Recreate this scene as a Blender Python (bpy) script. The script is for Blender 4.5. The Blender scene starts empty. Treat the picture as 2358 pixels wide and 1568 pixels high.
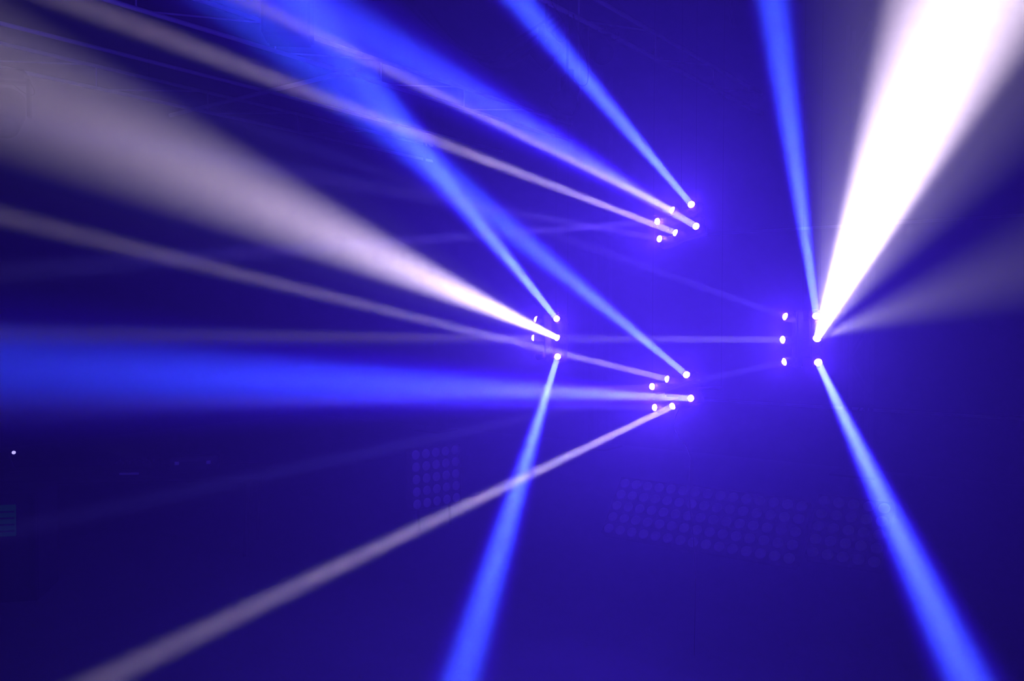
import bpy, bmesh, math, random
from mathutils import Vector, Matrix
random.seed(4)
sc = bpy.context.scene
C = sc.collection

# ---------------------------------------------------------------- camera
FW, FH, F = 2358.0, 1568.0, 1985.0
CAM = Vector((0.0, 0.0, 2.2))
YAW, PITCH = math.radians(36.5), math.atan(54.0 / F)
cam = bpy.data.cameras.new('camera')
cam.sensor_width = 36.0
cam.lens = 36.0 * F / FW
cam.clip_start = 0.02
cam_ob = bpy.data.objects.new('camera', cam)
C.objects.link(cam_ob)
cam_ob.location = CAM
cam_ob.rotation_euler = (math.pi / 2 - PITCH, 0, YAW)
sc.camera = cam_ob
_R = cam_ob.rotation_euler.to_matrix()
RIGHT, UP, FWD = _R @ Vector((1, 0, 0)), _R @ Vector((0, 1, 0)), _R @ Vector((0, 0, -1))

def ray(px, py):
    return FWD + RIGHT * ((px - FW / 2) / F) - UP * ((py - FH / 2) / F)
def at(px, py, d):                 # point seen at a pixel, d metres deep
    return CAM + ray(px, py) * d
def at_y(px, py, y):               # point seen at a pixel on the upright plane Y = y
    r = ray(px, py)
    return CAM + r * ((y - CAM.y) / r.y)

# ---------------------------------------------------------------- world, view, sampling helpers
w = bpy.data.worlds.new('world')
w.use_nodes = True
w.node_tree.nodes['Background'].inputs[0].default_value = (0, 0, 0, 1)
sc.world = w
# stage haze fills the hall: an even scattering medium
HAZE_DENSITY, HAZE_G = 0.05, 0.45
_v = w.node_tree.nodes.new('ShaderNodeVolumeScatter')
_v.inputs['Color'].default_value = (1, 1, 1, 1)
_v.inputs['Density'].default_value = HAZE_DENSITY
_v.inputs['Anisotropy'].default_value = HAZE_G
w.node_tree.links.new(_v.outputs[0], w.node_tree.nodes['World Output'].inputs['Volume'])
vs = sc.view_settings
vs.view_transform = 'Standard'
vs.look = 'None'
vs.gamma = 1.0
vs.exposure = 0.0
vs.use_curve_mapping = False
cy = sc.cycles
cy.use_denoising = True
cy.denoising_input_passes = 'RGB_ALBEDO'
cy.denoising_prefilter = 'ACCURATE'
cy.max_bounces = 1
cy.diffuse_bounces = 1
cy.glossy_bounces = 1
cy.transmission_bounces = 1
cy.transparent_max_bounces = 8
cy.volume_bounces = 0
cy.use_light_tree = True
cy.use_adaptive_sampling = True
cy.adaptive_threshold = 0.02
cy.caustics_reflective = False
cy.caustics_refractive = False
cy.sample_clamp_indirect = 4.0

# ---------------------------------------------------------------- light colours and the beams
WHITE = (1.0, 0.82, 1.05)
BLUE = (0.037, 0.086, 1.0)
BLUE_DEEPER = (0.035, 0.060, 1.0)
DEEP = (0.035, 0.004, 1.0)         # the blue of the dim outer light
VIOLET = (0.16, 0.10, 1.0)
Y_RIG = 4.9                        # the four lamps hang in one upright plane
LENS_R = 0.0205
# fixture, bar, lens pixel, aim pixel, aim depth, colour, power, spread in degrees, halo power, halo spread
BEAMS = [
 ('T', 0, (1592, 471), (1195, 0),    3.4, BLUE,   10, 3.0, 6, 5.0),
 ('T', 0, (1549, 484), (720, 75),    4.6, WHITE,  3.5, 2.4, 0, 0),
 ('T', 0, (1514, 510), (870, 560),   4.2, VIOLET, 1.0, 2.0, 0, 0),
 ('T', 1, (1603, 521), (740, 20),    2.9, BLUE_DEEPER, 15, 4.2, 12, 7.5),
 ('T', 1, (1556, 536), (600, 170),   4.5, WHITE,  4.4, 2.7, 0, 0),
 ('T', 1, (1519, 550), (800, 420),   4.2, VIOLET, 1.0, 2.8, 0, 0),
 ('B', 0, (1581, 863), (1200, 550),  3.8, BLUE,   10, 3.0, 6, 5.0),
 ('B', 0, (1537, 873), (700, 668),   4.7, WHITE,  2.4, 2.2, 0, 0),
 ('B', 0, (1502, 890), (900, 915),   4.2, VIOLET, 1.0, 2.2, 0, 0),
 ('B', 1, (1591, 917), (500, 868),   2.9, BLUE_DEEPER, 17, 4.0, 13, 7.5),
 ('B', 1, (1549, 935), (600, 1390),  3.9, WHITE,  3.3, 2.4, 0, 0),
 ('B', 1, (1508, 938), (700, 925),   4.2, VIOLET, 0.8, 2.0, 0, 0),
 ('L', 0, (1282, 734), (850, 200),   3.2, BLUE,   10, 3.0, 6, 5.0),
 ('L', 0, (1284, 778), (600, 465),   4.6, WHITE,  32, 12.5, 1.5, 24.0),
 ('L', 0, (1284, 821), (1060, 1568), 3.0, BLUE,   10, 3.0, 6, 5.0),
 ('L', 1, (1235, 735), (900, 640),   5.92, VIOLET, 0.4, 3.0, 0, 0),
 ('L', 1, (1229, 778), (850, 772),   5.9, WHITE, 0.4, 3.0, 0, 0),
 ('L', 1, (1239, 821), (880, 900),   7.6, VIOLET, 0.4, 3.0, 0, 0),
 ('R', 0, (1809, 729), (1250, 530),  4.6, VIOLET, 0.9, 2.0, 0, 0),
 ('R', 0, (1803, 782), (1290, 780),  4.5, WHITE,  0.5, 1.8, 0, 0),
 ('R', 0, (1807, 833), (1200, 965),  4.6, VIOLET, 0.9, 2.0, 0, 0),
 ('R', 1, (1880, 728), (1780, 0),    3.0, BLUE,   10, 3.2, 6, 5.0),
 ('R', 1, (1881, 780), (2225, 0),    2.9, WHITE,  88, 14.5, 10.0, 30.0),
 ('R', 1, (1884, 834), (2230, 1568), 2.4, BLUE,   11, 3.0, 7, 5.0),
]
SPILL = 2850.0                       # radiance of a glowing lens in blue

# ---------------------------------------------------------------- materials
def mat(name, col, rough=0.6, metal=0.0, vary=0.12, scale=6.0, bump=0.0):
    m = bpy.data.materials.new(name); m.use_nodes = True
    nt = m.node_tree; b = nt.nodes['Principled BSDF']
    b.inputs['Roughness'].default_value = rough
    b.inputs['Metallic'].default_value = metal
    tc = nt.nodes.new('ShaderNodeTexCoord')
    n = nt.nodes.new('ShaderNodeTexNoise'); n.inputs['Scale'].default_value = scale; n.inputs['Detail'].default_value = 4
    nt.links.new(tc.outputs['Object'], n.inputs['Vector'])
    r = nt.nodes.new('ShaderNodeValToRGB')
    r.color_ramp.elements[0].position = 0.3; r.color_ramp.elements[1].position = 0.7
    r.color_ramp.elements[0].color = tuple(c * (1 - vary) for c in col) + (1,)
    r.color_ramp.elements[1].color = tuple(min(1, c * (1 + vary)) for c in col) + (1,)
    nt.links.new(n.outputs['Fac'], r.inputs['Fac'])
    nt.links.new(r.outputs['Color'], b.inputs['Base Color'])
    if bump:
        bp = nt.nodes.new('ShaderNodeBump'); bp.inputs['Strength'].default_value = bump; bp.inputs['Distance'].default_value = 0.01
        nt.links.new(n.outputs['Fac'], bp.inputs['Height'])
        nt.links.new(bp.outputs['Normal'], b.inputs['Normal'])
    return m
def glow(name, col, strength):
    m = bpy.data.materials.new(name); m.use_nodes = True
    nt = m.node_tree; nt.nodes.clear()
    o = nt.nodes.new('ShaderNodeOutputMaterial'); e = nt.nodes.new('ShaderNodeEmission')
    e.inputs[0].default_value = tuple(col) + (1,); e.inputs[1].default_value = strength
    nt.links.new(e.outputs[0], o.inputs[0])
    return m
M = {
 'wall': mat('painted_wall', (0.10, 0.10, 0.115), 0.85, scale=1.2),
 'floor': mat('dark_floor', (0.07, 0.07, 0.08), 0.5, scale=2.0, bump=0.1),
 'ceil': mat('black_ceiling', (0.06, 0.06, 0.07), 0.9, scale=2.0),
 'trim': mat('metal_strip', (0.45, 0.45, 0.48), 0.5, 0.3),
 'alu': mat('aluminium', (0.93, 0.93, 0.94), 0.45, 0.0, 0.08, 20),
 'dull': mat('dull_tower_metal', (0.16, 0.16, 0.17), 0.5, 0.4, 0.1, 20),
 'black': mat('black_metal', (0.012, 0.012, 0.014), 0.5, 0.0, 0.2, 12),
 'case': mat('black_case', (0.01, 0.01, 0.011), 0.7, 0.0, 0.2, 9),
 'cable': mat('black_rubber', (0.012, 0.012, 0.014), 0.6, 0.0, 0.1, 12),
 'wire': mat('steel_wire', (0.4, 0.4, 0.42), 0.4, 0.8, 0.1, 30),
 'housing': mat('lamp_housing', (0.035, 0.035, 0.04), 0.55, 0.0, 0.1, 14),
 'cup': mat('lamp_reflector', (0.48, 0.48, 0.48), 0.8, 0.0, 0.1, 40),
 'board': mat('blinder_board', (0.05, 0.05, 0.055), 0.7, 0.0, 0.15, 8),
 'spill_blue': glow('glowing_lens_blue', (0.068, 0.018, 1.0), SPILL),
 'spill_white': glow('glowing_lens_white', (0.090, 0.040, 1.0), SPILL),
 'led': glow('small_white_lamp', (0.42, 0.36, 1.0), 2.2),
 'teal': glow('teal_display', (0.0, 0.16, 0.22), 0.05),
}

# ---------------------------------------------------------------- mesh helpers
def link(name, me, parent=None):
    o = bpy.data.objects.new(name, me); C.objects.link(o)
    if parent is not None: o.parent = parent
    return o
def tomesh(name, bm, m, smooth=False):
    me = bpy.data.meshes.new(name); bm.normal_update(); bm.to_mesh(me); bm.free()
    if m: me.materials.append(M[m] if isinstance(m, str) else m)
    if smooth:
        for p in me.polygons: p.use_smooth = True
    return me
def bm_box(bm, c, s, bev=0.0, mtx=None):
    r = bmesh.ops.create_cube(bm, size=1.0)
    vs_ = r['verts']
    for v in vs_: v.co = Vector((v.co.x * s[0] + c[0], v.co.y * s[1] + c[1], v.co.z * s[2] + c[2]))
    if mtx: bmesh.ops.transform(bm, matrix=mtx, verts=vs_)
    if bev:
        ed = list({e for v in vs_ for e in v.link_edges})
        bmesh.ops.bevel(bm, geom=ed, offset=bev, segments=2, affect='EDGES')
def box(name, m, c, s, parent=None, bev=0.0):
    bm = bmesh.new(); bm_box(bm, c, s, bev)
    return link(name, tomesh(name, bm, m), parent)
def bm_lathe(bm, prof, seg=20, mtx=None):        # profile of (radius, z)
    rings = []
    for r, z in prof:
        if r < 1e-6: rings.append([bm.verts.new((0, 0, z))])
        else: rings.append([bm.verts.new((r * math.cos(2 * math.pi * k / seg), r * math.sin(2 * math.pi * k / seg), z)) for k in range(seg)])
    for a, b in zip(rings, rings[1:]):
        for k in range(seg):
            k2 = (k + 1) % seg
            if len(a) == 1 and len(b) == 1: continue
            if len(a) == 1: bm.faces.new((a[0], b[k2], b[k]))
            elif len(b) == 1: bm.faces.new((a[k], a[k2], b[0]))
            else: bm.faces.new((a[k], a[k2], b[k2], b[k]))
    if mtx:
        bmesh.ops.transform(bm, matrix=mtx, verts=[v for r in rings for v in r])
def frame_z(p, direction, up=Vector((0, 0, 1))):  # matrix whose z axis points along direction
    z = direction.normalized()
    if abs(z.dot(up)) > 0.99: up = Vector((0, 1, 0))
    x = up.cross(z).normalized(); y = z.cross(x)
    m = Matrix((x, y, z)).transposed().to_4x4(); m.translation = p
    return m
def tube_mesh(name, m, seg=10):
    bm = bmesh.new()
    bm_lathe(bm, [(0, 0), (1, 0), (1, 1), (0, 1)], seg)
    me = tomesh(name, bm, m)
    for p in me.polygons: p.use_smooth = abs(p.normal.z) < 0.5
    return me
UNIT = {k: tube_mesh('tube_' + k, k) for k in ('alu', 'dull', 'wire', 'black', 'cable')}
def tube(name, a, b, r, parent=None, m='alu'):
    a, b = Vector(a), Vector(b)
    o = link(name, UNIT[m], parent)
    o.matrix_local = frame_z(a, b - a) @ Matrix.Diagonal((r, r, (b - a).length, 1))
    return o
def curve_tube(name, pts, r, m, parent=None):
    cu = bpy.data.curves.new(name, 'CURVE'); cu.dimensions = '3D'; cu.bevel_depth = r; cu.bevel_resolution = 2; cu.use_fill_caps = True
    s = cu.splines.new('BEZIER'); s.bezier_points.add(len(pts) - 1)
    for bp, p in zip(s.bezier_points, pts):
        bp.co = p; bp.handle_left_type = bp.handle_right_type = 'AUTO'
    cu.materials.append(M[m])
    tmp = bpy.data.objects.new(name, cu); C.objects.link(tmp)
    bpy.context.view_layer.update()
    me = bpy.data.meshes.new_from_object(tmp.evaluated_get(bpy.context.evaluated_depsgraph_get()))
    bpy.data.objects.remove(tmp); me.name = name
    if not me.materials: me.materials.append(M[m])
    return link(name, me, parent)
def tag(o, label=None, cat=None, group=None, kind=None):
    if label: o['label'] = label
    if cat: o['category'] = cat
    if group: o['group'] = group
    if kind: o['kind'] = kind
    return o
def empty(name, p, label, cat, group=None):
    o = bpy.data.objects.new(name, None); C.objects.link(o); o.location = p; o.empty_display_size = 0.1
    return tag(o, label, cat, group)

# ---------------------------------------------------------------- the room
X0, X1, Y0, Y1, ZC = -15.5, 6.0, -3.0, 13.0, 6.2
def shell(name, m, lo, hi):
    c = [(a + b) / 2 for a, b in zip(lo, hi)]; s = [b - a for a, b in zip(lo, hi)]
    return tag(box(name, m, c, s), kind='structure')
shell('floor', 'floor', (X0, Y0, -0.2), (X1, Y1, 0))
shell('ceiling', 'ceil', (X0, Y0, ZC), (X1, Y1, ZC + 0.2))
shell('wall_back', 'wall', (X0 - .2, Y1, -0.2), (X1 + .2, Y1 + 0.2, ZC + .2))
shell('wall_left', 'wall', (X0 - 0.2, Y0, -0.2), (X0, Y1, ZC + .2))
shell('wall_right', 'wall', (X1, Y0, -0.2), (X1 + 0.2, Y1, ZC + .2))
shell('wall_front', 'wall', (X0 - .2, Y0 - 0.2, -0.2), (X1 + .2, Y0, ZC + .2))
za, zb = at_y(2000, 517, Y1).z, at_y(2000, 943, Y1).z
for k, (z, x0) in enumerate(((za, -6.0), (zb, -6.0))):
    shell('trim_%d' % (k + 1), 'trim', (x0, Y1 - 0.03, z - 0.02), (X1, Y1, z + 0.02))

# ---------------------------------------------------------------- the lamps with their beams
def beam_light(name, p, d, radius, col, power, spread, parent):
    l = bpy.data.lights.new(name, 'AREA'); l.shape = 'DISK'; l.size = 2 * radius
    l.color = col; l.energy = power; l.spread = math.radians(spread)
    o = bpy.data.objects.new(name, l); C.objects.link(o)
    o.matrix_world = frame_z(p, -d)          # an area light shines along its -z
    o.parent = parent; o.matrix_parent_inverse = parent.matrix_world.inverted()
    return o
def lens_mesh(name, m):
    bm = bmesh.new(); bm_lathe(bm, [(LENS_R, 0.0), (LENS_R * 0.97, 0.004), (LENS_R * 0.62, 0.011), (0, 0.0145)], 10)
    return tomesh(name, bm, m, True)
LENS_ME = {'b': lens_mesh('lens_blue', 'spill_blue'), 'w': lens_mesh('lens_white', 'spill_white')}
bm = bmesh.new(); R_ = LENS_R
bm_lathe(bm, [(0, -0.07), (R_ * 0.8, -0.07), (R_ * 1.15, -0.05), (R_ * 1.2, 0.001), (R_ * 1.02, 0.002), (R_ * 1.0, -0.002), (0, -0.002)], 16)
BARREL_ME = tomesh('lens_barrel', bm, 'housing', True)
NAMES = {
 'T': ('twin-bar beam lamp highest of the four, white and cyan beams fanning up', 'T'),
 'B': ('twin-bar beam lamp lowest of the four, one white beam raking down to the floor', 'B'),
 'L': ('upright twin-bar beam lamp throwing a broad white beam across the dark trusses', 'L'),
 'R': ('upright twin-bar beam lamp with the brightest white beam, above the run of blinders', 'R'),
}
FIX = {}
for key in 'TBLR':
    rows = {0: [], 1: []}
    for b in BEAMS:
        if b[0] != key: continue
        p = at_y(b[2][0], b[2][1], Y_RIG)
        d = (at(b[3][0], b[3][1], b[4]) - p).normalized()
        rows[b[1]].append((p, d, b))
    cen = sum((p for r in rows.values() for p, _, _ in r), Vector()) / 6
    back = cen + Vector((0.0, 0.17, 0))
    root = empty('stage_lamp', back, NAMES[key][0], 'stage light', 'twin-bar beam lamps'); FIX[key] = root
    bpy.context.view_layer.update()
    inv = root.matrix_world.inverted()
    upright = key in 'LR'
    # base housing behind the two bars
    bm = bmesh.new(); bm_box(bm, (0, 0, 0), (0.11, 0.08, 0.22) if upright else (0.22, 0.08, 0.09), 0.012)
    link('base', tomesh('base', bm, 'housing'), root)
    for k in (0, 1):
        row = rows[k]
        mid = sum((p for p, _, _ in row), Vector()) / 3
        md = sum((d for _, d, _ in row), Vector()).normalized()
        ax = (row[2][0] - row[0][0]).normalized()
        z = (md - ax * md.dot(ax)).normalized(); y = z.cross(ax)
        mt = Matrix((ax, y, z)).transposed().to_4x4()
        bc = mid - z * 0.085
        mt.translation = bc
        bm = bmesh.new(); bm_box(bm, (0, 0, 0), ((row[2][0] - row[0][0]).length + 0.07, 0.058, 0.05), 0.01)
        bar = link('lamp_bar', tomesh('lamp_bar', bm, 'housing'), root)
        bar.matrix_local = inv @ mt
        tube('bracket', inv @ bc, Vector((0, 0, 0)), 0.012, root, 'black')
        binv = mt.inverted()
        for p, d, b in row:
            fm = frame_z(p, d)
            o = link('lens_barrel', BARREL_ME, bar); o.matrix_local = binv @ fm
            white = b[5] is WHITE
            o = link('lens', LENS_ME['w' if white else 'b'], bar); o.matrix_local = binv @ fm
            beam_light('beam', p + d * 0.016, d, LENS_R * 0.95, b[5], b[6], b[7], root)
            if key == 'R' and b[5] is WHITE and b[6] > 5:      # stray light of the same lens, off to the side
                d2 = (at(2358, 615, 3.4) - p).normalized()
                beam_light('beam_stray', p + d * 0.020, d2, LENS_R, (1.0, 0.84, 0.7), 1.0, 16.0, root)
            if b[8] > 0:
                beam_light('beam_halo', p + d * 0.018, d, LENS_R, WHITE if white else DEEP, b[8], b[9], root)
    # thin steel suspension wires up to the ceiling
    wx, wy = (0.24, 0.075) if key == 'B' else (0.05, 0.02)
    if key == 'B': tube('hanging_bar', (-0.25, 0.048, 0.02), (0.25, 0.048, 0.02), 0.008, root, 'black')
    for s in (-1, 1):
        tube('suspension_wire', (wx * s, wy if key != 'B' else 0.048, 0.02), (wx * s, wy, ZC - back.z), 0.0006, root, 'cable')

# ---------------------------------------------------------------- roof trusses, running to the back wall
H0, H1 = CAM.z + 3.12, CAM.z + 3.42
TOP = ZC
def truss(c, label, cell=1.73, phase=0.0):
    """flat ladder truss: two chords one above the other, with posts and diagonals"""
    root = empty('roof_truss', (c, Y0, H0), label, 'truss', 'roof trusses')
    L = Y1 - Y0
    dz = H1 - H0
    for z in (0, dz): tube('chord', (0, 0, z), (0, L, z), 0.025, root)
    y = phase
    while y < L - cell:
        tube('post', (0, y, 0), (0, y, dz), 0.010, root)
        tube('diagonal', (0, y + 0.1, 0), (0, y + cell - 0.08, dz), 0.010, root)
        y += cell
    for yy in (L * 0.2, L * 0.62):
        tube('hanger', (0, yy, dz), (0, yy, TOP - H0), 0.010, root, 'black')
    return root
T1 = truss(-4.85, 'aluminium roof truss nearest the beam lamps, open lattice with cross braces', phase=0.35)
T2 = truss(-8.30, 'aluminium roof truss in the middle of the three, behind the hanging black speaker', phase=0.9)
T3 = truss(-11.60, 'aluminium roof truss farthest to the side, crossing behind the broad white beam', phase=0.5)
tag(tube('cross_pipe', (-12.0, 7.5, H0 - 0.06), (-7.9, 7.5, H0 - 0.06), 0.028), 'thin metal cross pipe slung under two dark roof trusses', 'pipe')
tag(tube('lighting_pipe', (-9.85, Y0, H0 - 0.005), (-9.85, Y1, H0 - 0.005), 0.024), 'long metal pipe running between two roof trusses', 'pipe')

# ---------------------------------------------------------------- truss towers at the back wall
def tower(px, label):
    p = at_y(px, 730, Y1 - 0.5)
    root = empty('truss_tower', (p.x, p.y, 0), label, 'truss tower', 'truss towers along the back wall')
    h, s = ZC, 0.145
    for sx in (-1, 1):
        for sy in (-1, 1): tube('chord', (sx * s, sy * s, 0.03), (sx * s, sy * s, h), 0.024, root, 'dull')
    box('base_plate', 'black', (0, 0, 0.015), (0.6, 0.6, 0.03), root, 0.004)
    n = 12; dz = (h - 0.1) / n
    for k in range(n):
        z0, z1 = 0.08 + k * dz, 0.08 + (k + 1) * dz
        f = 1 if k % 2 else -1
        for sy in (-1, 1): tube('brace', (-s * f, sy * s, z0), (s * f, sy * s, z1), 0.010, root, 'dull')
        for sx in (-1, 1): tube('brace', (sx * s, -s * f, z0), (sx * s, s * f, z1), 0.010, root, 'dull')
tower(1003, 'faint upright truss tower behind the slanting white beam, above the single blinder')
tower(1378, 'faint upright truss tower between the highest and lowest beam lamps')
tower(1978, 'faint upright truss tower beyond the brightest white beam lamp')

# ---------------------------------------------------------------- blinder panels (five by five lamps)
PITCH_M = 0.125
bm = bmesh.new()
bm_lathe(bm, [(0.050, 0.012), (0.047, 0.020), (0.030, 0.025), (0, 0.027)], 18)
CUP_ME = tomesh('lamp_cup', bm, 'cup', True)
def blinder_board_mesh():
    s = PITCH_M * 5
    bm = bmesh.new(); bm_box(bm, (0, 0, -0.03), (s - 0.006, s - 0.006, 0.09), 0.008)
    for k in range(6):      # proud ribs between the lamps
        q = -s / 2 + k * PITCH_M
        q = max(min(q, s / 2 - 0.006), -s / 2 + 0.006)
        bm_box(bm, (q, 0, 0.018), (0.006, s - 0.012, 0.012)); bm_box(bm, (0, q, 0.0175), (s - 0.012, 0.006, 0.011))
    return tomesh('blinder_board', bm, 'board')
BOARD_ME = blinder_board_mesh()
def blinder(origin, ax, ay, label, group):
    """origin: centre of the panel, ax along a row, ay up a column"""
    ax = ax.normalized(); ay = (ay - ax * ay.dot(ax)).normalized(); az = ax.cross(ay)
    mt = Matrix((ax, ay, az)).transposed().to_4x4(); mt.translation = origin
    root = bpy.data.objects.new('blinder_panel', None); C.objects.link(root); root.matrix_world = mt
    tag(root, label, 'stage light', group)
    link('board', BOARD_ME, root)
    for i in range(5):
        for j in range(5):
            o = link('lamp_cup', CUP_ME, root); o.location = ((i - 2) * PITCH_M, (j - 2) * PITCH_M, 0)
    # rear foot: a bracket from the back of the panel to the floor
    bpy.context.view_layer.update()
    inv = mt.inverted()
    for s in (-0.2, 0.2):
        a = Vector((s, 0.16, -0.07)); aw = mt @ a
        b = inv @ Vector((aw.x, aw.y + 0.06, 0.0))
        tube('foot', a, b, 0.014, root, 'black')
    return root
tl, tr = at_y(1445, 1115, 7.53), at_y(1855, 1168, 7.53)
bl = at_y(1395, 1225, 7.19)
col = tl - bl
GR = 'row of three blinders on the floor'
names3 = ['floor blinder panel at the end of the tilted row nearest the crossing beams',
          'floor blinder panel in the middle of the tilted row of three',
          'floor blinder panel at the end of the tilted row nearest the falling blue beam']
for k in range(3):
    o = tl + Vector((PITCH_M * (2 + 5 * k), 0, 0)) - col.normalized() * PITCH_M * 2
    blinder(o, Vector((1, 0, 0)), col, names3[k], GR)
p4 = at_y(1905, 1156, 7.75)
blinder(p4 + Vector((PITCH_M * 2, 0.0, 0)) - col.normalized() * PITCH_M * 2, Vector((1, 0.0, 0)), col, 'separate five by five blinder panel partly behind the falling blue beam', 'blinders')
# the single upright panel
c5 = at(1003, 1097, 8.9)
axr = (RIGHT * 0.75 + FWD * 0.66); axr.z = 0; axr.normalize()
b5 = blinder(c5, axr, Vector((0, 0, 1)) + FWD * 0.06, 'lone upright five by five blinder panel under the slanting white beam', 'blinders')


# ---------------------------------------------------------------- lamps and cables hung from the roof
def at_x(px, py, x):
    r = ray(px, py)
    return CAM + r * ((x - CAM.x) / r.x)
def hung_lamp(name, p, top, aim, size, label, cat='stage light', group='dark lamps hung from the trusses', head='par'):
    """p: middle of the head, top: height of the pipe it is clamped to, aim: direction of the head"""
    root = empty(name, p, label, cat, group)
    h = top - p.z
    aim = Vector(aim).normalized()
    R = size
    fm = frame_z(Vector((0, 0, 0)), aim)
    bm = bmesh.new()
    if head == 'par':
        bm_lathe(bm, [(0, -R * 1.15), (R * 0.45, -R * 1.15), (R * 0.62, -R * 0.9), (R * 0.66, -R * 0.3), (R * 0.95, R * 0.15), (R * 0.97, R * 0.95), (R * 0.9, R * 0.95), (R * 0.86, R * 0.3), (0, R * 0.25)], 20, fm)
    else:
        bm_lathe(bm, [(0, -R * 1.2), (R * 0.6, -R * 1.2), (R * 0.85, -R * 0.95), (R * 0.92, R * 0.1), (R * 0.8, R * 0.95), (R * 0.74, R * 1.25), (R * 0.66, R * 1.25), (R * 0.62, R * 1.1), (0, R * 1.15)], 22, fm)
    link('lamp_head', tomesh('lamp_head', bm, 'black', True), root)
    side = fm.to_3x3() @ Vector((1, 0, 0)); side.z = 0; side.normalize()
    yaw = math.atan2(side.y, side.x)
    rz = Matrix.Rotation(yaw, 4, 'Z')
    aw = R * 1.08
    yt = min(h - 0.05, R * 1.55)
    bm = bmesh.new()
    for sx in (-1, 1):
        bm_box(bm, (sx * aw, 0, yt / 2), (R * 0.16, R * 0.5, yt + R * 0.4), 0.004, rz)
    bm_box(bm, (0, 0, yt), (aw * 2 + R * 0.16, R * 0.5, R * 0.16), 0.004, rz)
    link('yoke', tomesh('yoke', bm, 'black'), root)
    if head != 'par' and h - yt > 0.06:
        bm = bmesh.new(); bm_box(bm, (0, 0, yt + R * 0.3), (R * 2.0, R * 1.5, R * 0.5), 0.01, rz)
        link('lamp_base', tomesh('lamp_base', bm, 'black'), root)
    tube('clamp_rod', (0, 0, yt), (0, 0, h), 0.013, root, 'black')
    # loose supply cable
    curve_tube('supply_cable', [Vector((aw * 0.3, 0, yt)), Vector((R * 0.9, R * 0.9, yt * 0.6)), Vector((R * 1.3, R * 0.8, yt * 0.5 + 0.1)), Vector((0.05, 0.03, h))], 0.006, 'cable', root)
    return root
zc = H0 - 0.025
hung_lamp('moving_head_lamp', at_x(1374, 108, -4.85), zc, (0.55, -0.2, -0.55), 0.15, 'black moving-head lamp clamped under the lattice roof truss', head='moving')
hung_lamp('par_can_lamp', at_x(1258, 122, -4.85), zc, (-0.7, -0.2, -0.6), 0.13, 'black can lamp half hidden behind the thin upper blue beam')
hung_lamp('par_can_lamp', at_x(1306, 225, -4.85), zc, (-0.3, -0.3, -0.9), 0.14, 'dark can lamp hung low on a rod beneath the lattice roof truss')
hung_lamp('moving_head_lamp', at_x(14, 258, -11.6), zc, (0.5, -0.35, -0.7), 0.24, 'dark rounded lamp hung under the farthest truss at the picture edge', head='moving')
for (px, py0, py1, lab) in ((1335, 150, 243, 'short bright cable hanging beside the low dark can lamp'), (1358, 150, 278, 'longer bright cable hanging in front of the thin upper blue beam')):
    a = at_x(px - 3, py0 - 70, -4.85); a.z = H0 - 0.015; b = at_x(px + 4, py1, -4.85)
    tag(curve_tube('drop_cable', [a, a.lerp(b, 0.5) + Vector((-0.01, 0, 0)), Vector((a.x + 0.03, a.y + 0.02, b.z))], 0.008, 'wire'), lab, 'cable', 'bright drop cables')
p = at(1690, 60, 8.0)
tag(curve_tube('hanging_cable', [Vector((p.x, p.y, ZC)), Vector((p.x + 0.02, p.y, p.z + 0.5)), Vector((p.x - 0.03, p.y, p.z + 0.18)), p], 0.016, 'cable'), 'black cable end dangling alone from the ceiling', 'cable')
swag = ['lowest of the black cables slung between the lattice truss and the ceiling', 'middle of the black cables slung between the lattice truss and the ceiling', 'tightest of the black cables slung between the lattice truss and the ceiling']
for k, (dy, sag) in enumerate(((0.3, 0.68), (0.12, 0.55), (0.0, 0.42))):
    a = at_x(1299 - 12 * k, 60, -4.98); a.z = H0 - 0.02
    b = Vector((a.x - 2.6, a.y + 0.5 + dy, ZC - 0.02))
    mid = a.lerp(b, 0.42); mid.z = a.z - sag * 0.35
    tag(curve_tube('slung_cable', [a, a.lerp(mid, 0.5) - Vector((0, 0, 0.08 * sag)), mid, b.lerp(mid, 0.5) - Vector((0, 0, 0.12)), b.lerp(mid, 0.1) - Vector((0, 0, 0.05)), b], 0.016, 'cable'),
        swag[k], 'cable', 'slung black cables')
# hanging loudspeaker
p = at(664, 95, 8.5)
root = empty('hanging_speaker', p, 'black loudspeaker box hanging in front of the middle roof truss', 'loudspeaker')
root.rotation_euler = (0, 0, YAW + 0.12)
bm = bmesh.new(); bm_box(bm, (0, 0, 0.42), (0.46, 0.42, 0.84), 0.03); link('cabinet', tomesh('cabinet', bm, 'case'), root)
bm = bmesh.new(); bm_box(bm, (0, -0.218, 0.42), (0.40, 0.016, 0.78), 0.006); link('grille', tomesh('grille', bm, 'black'), root)
for sx in (-1, 1):
    tube('chain', (sx * 0.16, 0, 0.84), (sx * 0.16, 0, ZC - p.z), 0.008, root, 'wire')
    box('lifting_eye', 'black', (sx * 0.16, 0, 0.85), (0.05, 0.05, 0.04), root, 0.008)

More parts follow.
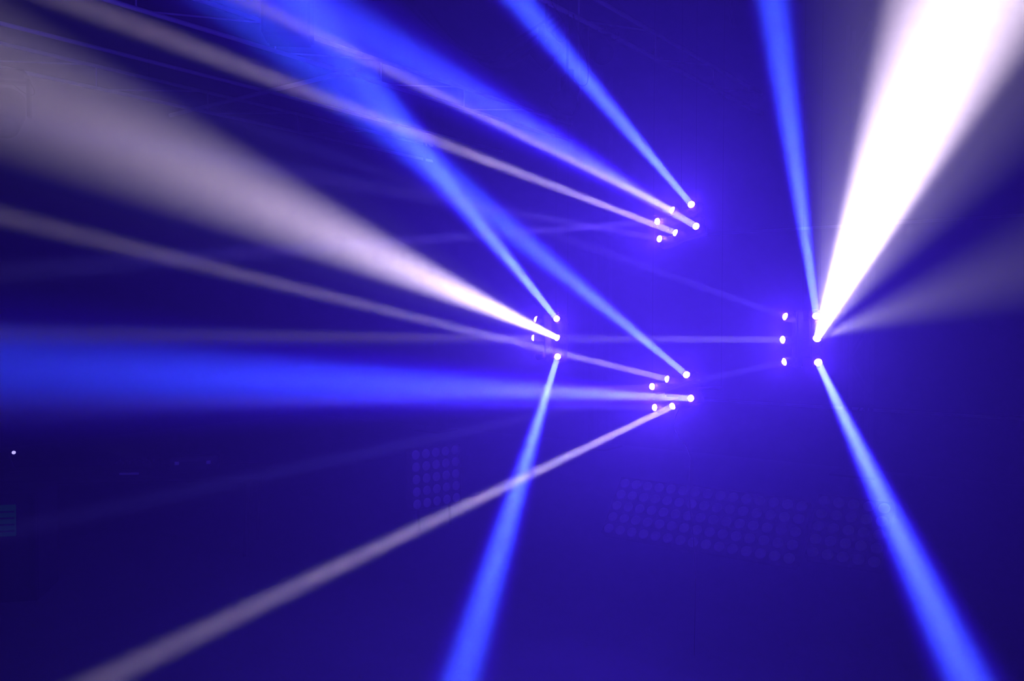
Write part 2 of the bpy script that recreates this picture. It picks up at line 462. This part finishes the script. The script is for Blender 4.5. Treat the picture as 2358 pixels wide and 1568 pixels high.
# ---------------------------------------------------------------- the gear table at the side
tx = at(300, 1085, 8.1); rot = YAW + 0.1
root = empty('gear_table', (tx.x, tx.y, 0), 'long dark folding table carrying show control gear', 'table')
root.rotation_euler = (0, 0, rot)
tz = tx.z
box('table_top', 'case', (0, 0, tz - 0.02), (2.5, 0.75, 0.04), root, 0.006)
for sx in (-1, 1):
    for sy in (-1, 1): tube('leg', (sx * 1.1, sy * 0.3, 0), (sx * 1.14, sy * 0.32, tz - 0.03), 0.016, root, 'black')
TM = Matrix.Translation((tx.x, tx.y, tz)) @ Matrix.Rotation(rot, 4, 'Z')
def on_table(px, dy):           # a spot on the table below a pixel column
    return TM @ Vector(((px - 300) / F * 8.1, dy, 0))
p = on_table(318, -0.1)
root = empty('mixing_console', p, 'small dark mixing console with a pale front edge on the table', 'console'); root.rotation_euler = (0, 0, rot)
bm = bmesh.new(); bm_box(bm, (0, 0, 0.04), (0.40, 0.30, 0.07), 0.01, Matrix.Rotation(math.radians(6), 4, 'X') @ Matrix.Translation((0, 0, 0.012))); link('body', tomesh('body', bm, 'case'), root)
box('front_edge', 'trim', (0, -0.158, 0.022), (0.17, 0.012, 0.02), root, 0.003)
for i in range(6):
    for j in range(2):
        bm = bmesh.new(); bm_lathe(bm, [(0, 0), (0.012, 0), (0.009, 0.022), (0, 0.022)], 10, Matrix.Translation((-0.15 + 0.06 * i, -0.05 + 0.1 * j, 0.094 + 0.010 * j)))
        link('knob', tomesh('knob', bm, 'housing'), root)
p = on_table(440, 0.05)
root = empty('equipment_case', p, 'low flat equipment case lying beside the mixing console', 'case'); root.rotation_euler = (0, 0, rot + 0.15)
bm = bmesh.new(); bm_box(bm, (0, 0, 0.045), (0.44, 0.28, 0.09), 0.012); link('case_body', tomesh('case_body', bm, 'black'), root)
bm = bmesh.new(); bm_box(bm, (0, 0, 0.1), (0.44, 0.28, 0.03), 0.012); link('lid', tomesh('lid', bm, 'board'), root)
for sx in (-1, 1): box('latch', 'trim', (sx * 0.14, -0.145, 0.085), (0.04, 0.012, 0.03), root, 0.003)
p = on_table(48, 0.0); L = at(46, 1037, 8.1)
root = empty('desk_lamp', p, 'tiny lit gooseneck lamp on the dark gear table', 'lamp'); root.rotation_euler = (0, 0, rot)
bm = bmesh.new(); bm_lathe(bm, [(0, 0), (0.05, 0), (0.05, 0.012), (0.012, 0.02), (0, 0.02)], 16); link('base', tomesh('base', bm, 'black'), root)
top = L.z - p.z
curve_tube('gooseneck', [Vector((0, 0, 0.01)), Vector((-0.03, 0, top * 0.6)), Vector((-0.05, 0, top * 0.98)), Vector((-0.02, 0, top + 0.012))], 0.006, 'black', root)
bm = bmesh.new(); bm_lathe(bm, [(0, -0.05), (0.012, -0.05), (0.022, 0.0), (0.018, 0.0), (0, -0.01)], 14, frame_z(Vector((0.0, -0.02, top)), Vector((0.5, -1, -0.15)))); link('lamp_shade', tomesh('lamp_shade', bm, 'black', True), root)
bm = bmesh.new(); bm_lathe(bm, [(0.017, 0.001), (0.012, 0.008), (0, 0.011)], 10, frame_z(Vector((0.0, -0.02, top)), Vector((0.5, -1, -0.15)))); link('bulb', tomesh('bulb', bm, 'led', True), root)
# rack case with a dim teal display, cut by the picture edge
p = at(2, 1200, 6.6)
root = empty('rack_case', (p.x, p.y, 0), 'black rack case with a dim teal display at the picture edge', 'rack case'); root.rotation_euler = (0, 0, YAW + 0.2)
box('case_body', 'case', (0, 0.27, 0.42), (0.5, 0.5, 0.84), root, 0.012)
box('display', 'teal', (0.0, 0.012, p.z), (0.2, 0.02, 0.24), root)
for k in range(4): box('display_line', 'black', (0.0, 0.0, p.z - 0.08 + 0.05 * k), (0.19, 0.008, 0.012), root)
for sx in (-1, 1): box('rack_rail', 'black', (sx * 0.235, 0.012, 0.42), (0.02, 0.02, 0.78), root, 0.003)

# power cable of the lowest lamp, trailing down to the floor
r = FIX['B']; inv = r.matrix_world.inverted()
pts = [r.location + Vector((0, 0.05, -0.04)), at_y(1553, 985, 5.1), at_y(1574, 1020, 5.1), at_y(1590, 1062, 5.1), at_y(1586, 1095, 5.12), at_y(1600, 1300, 5.15)]
pts.append(Vector((pts[-1].x, pts[-1].y, 0.008)))
curve_tube('power_cable', [q - r.location for q in pts], 0.0028, 'cable', r)
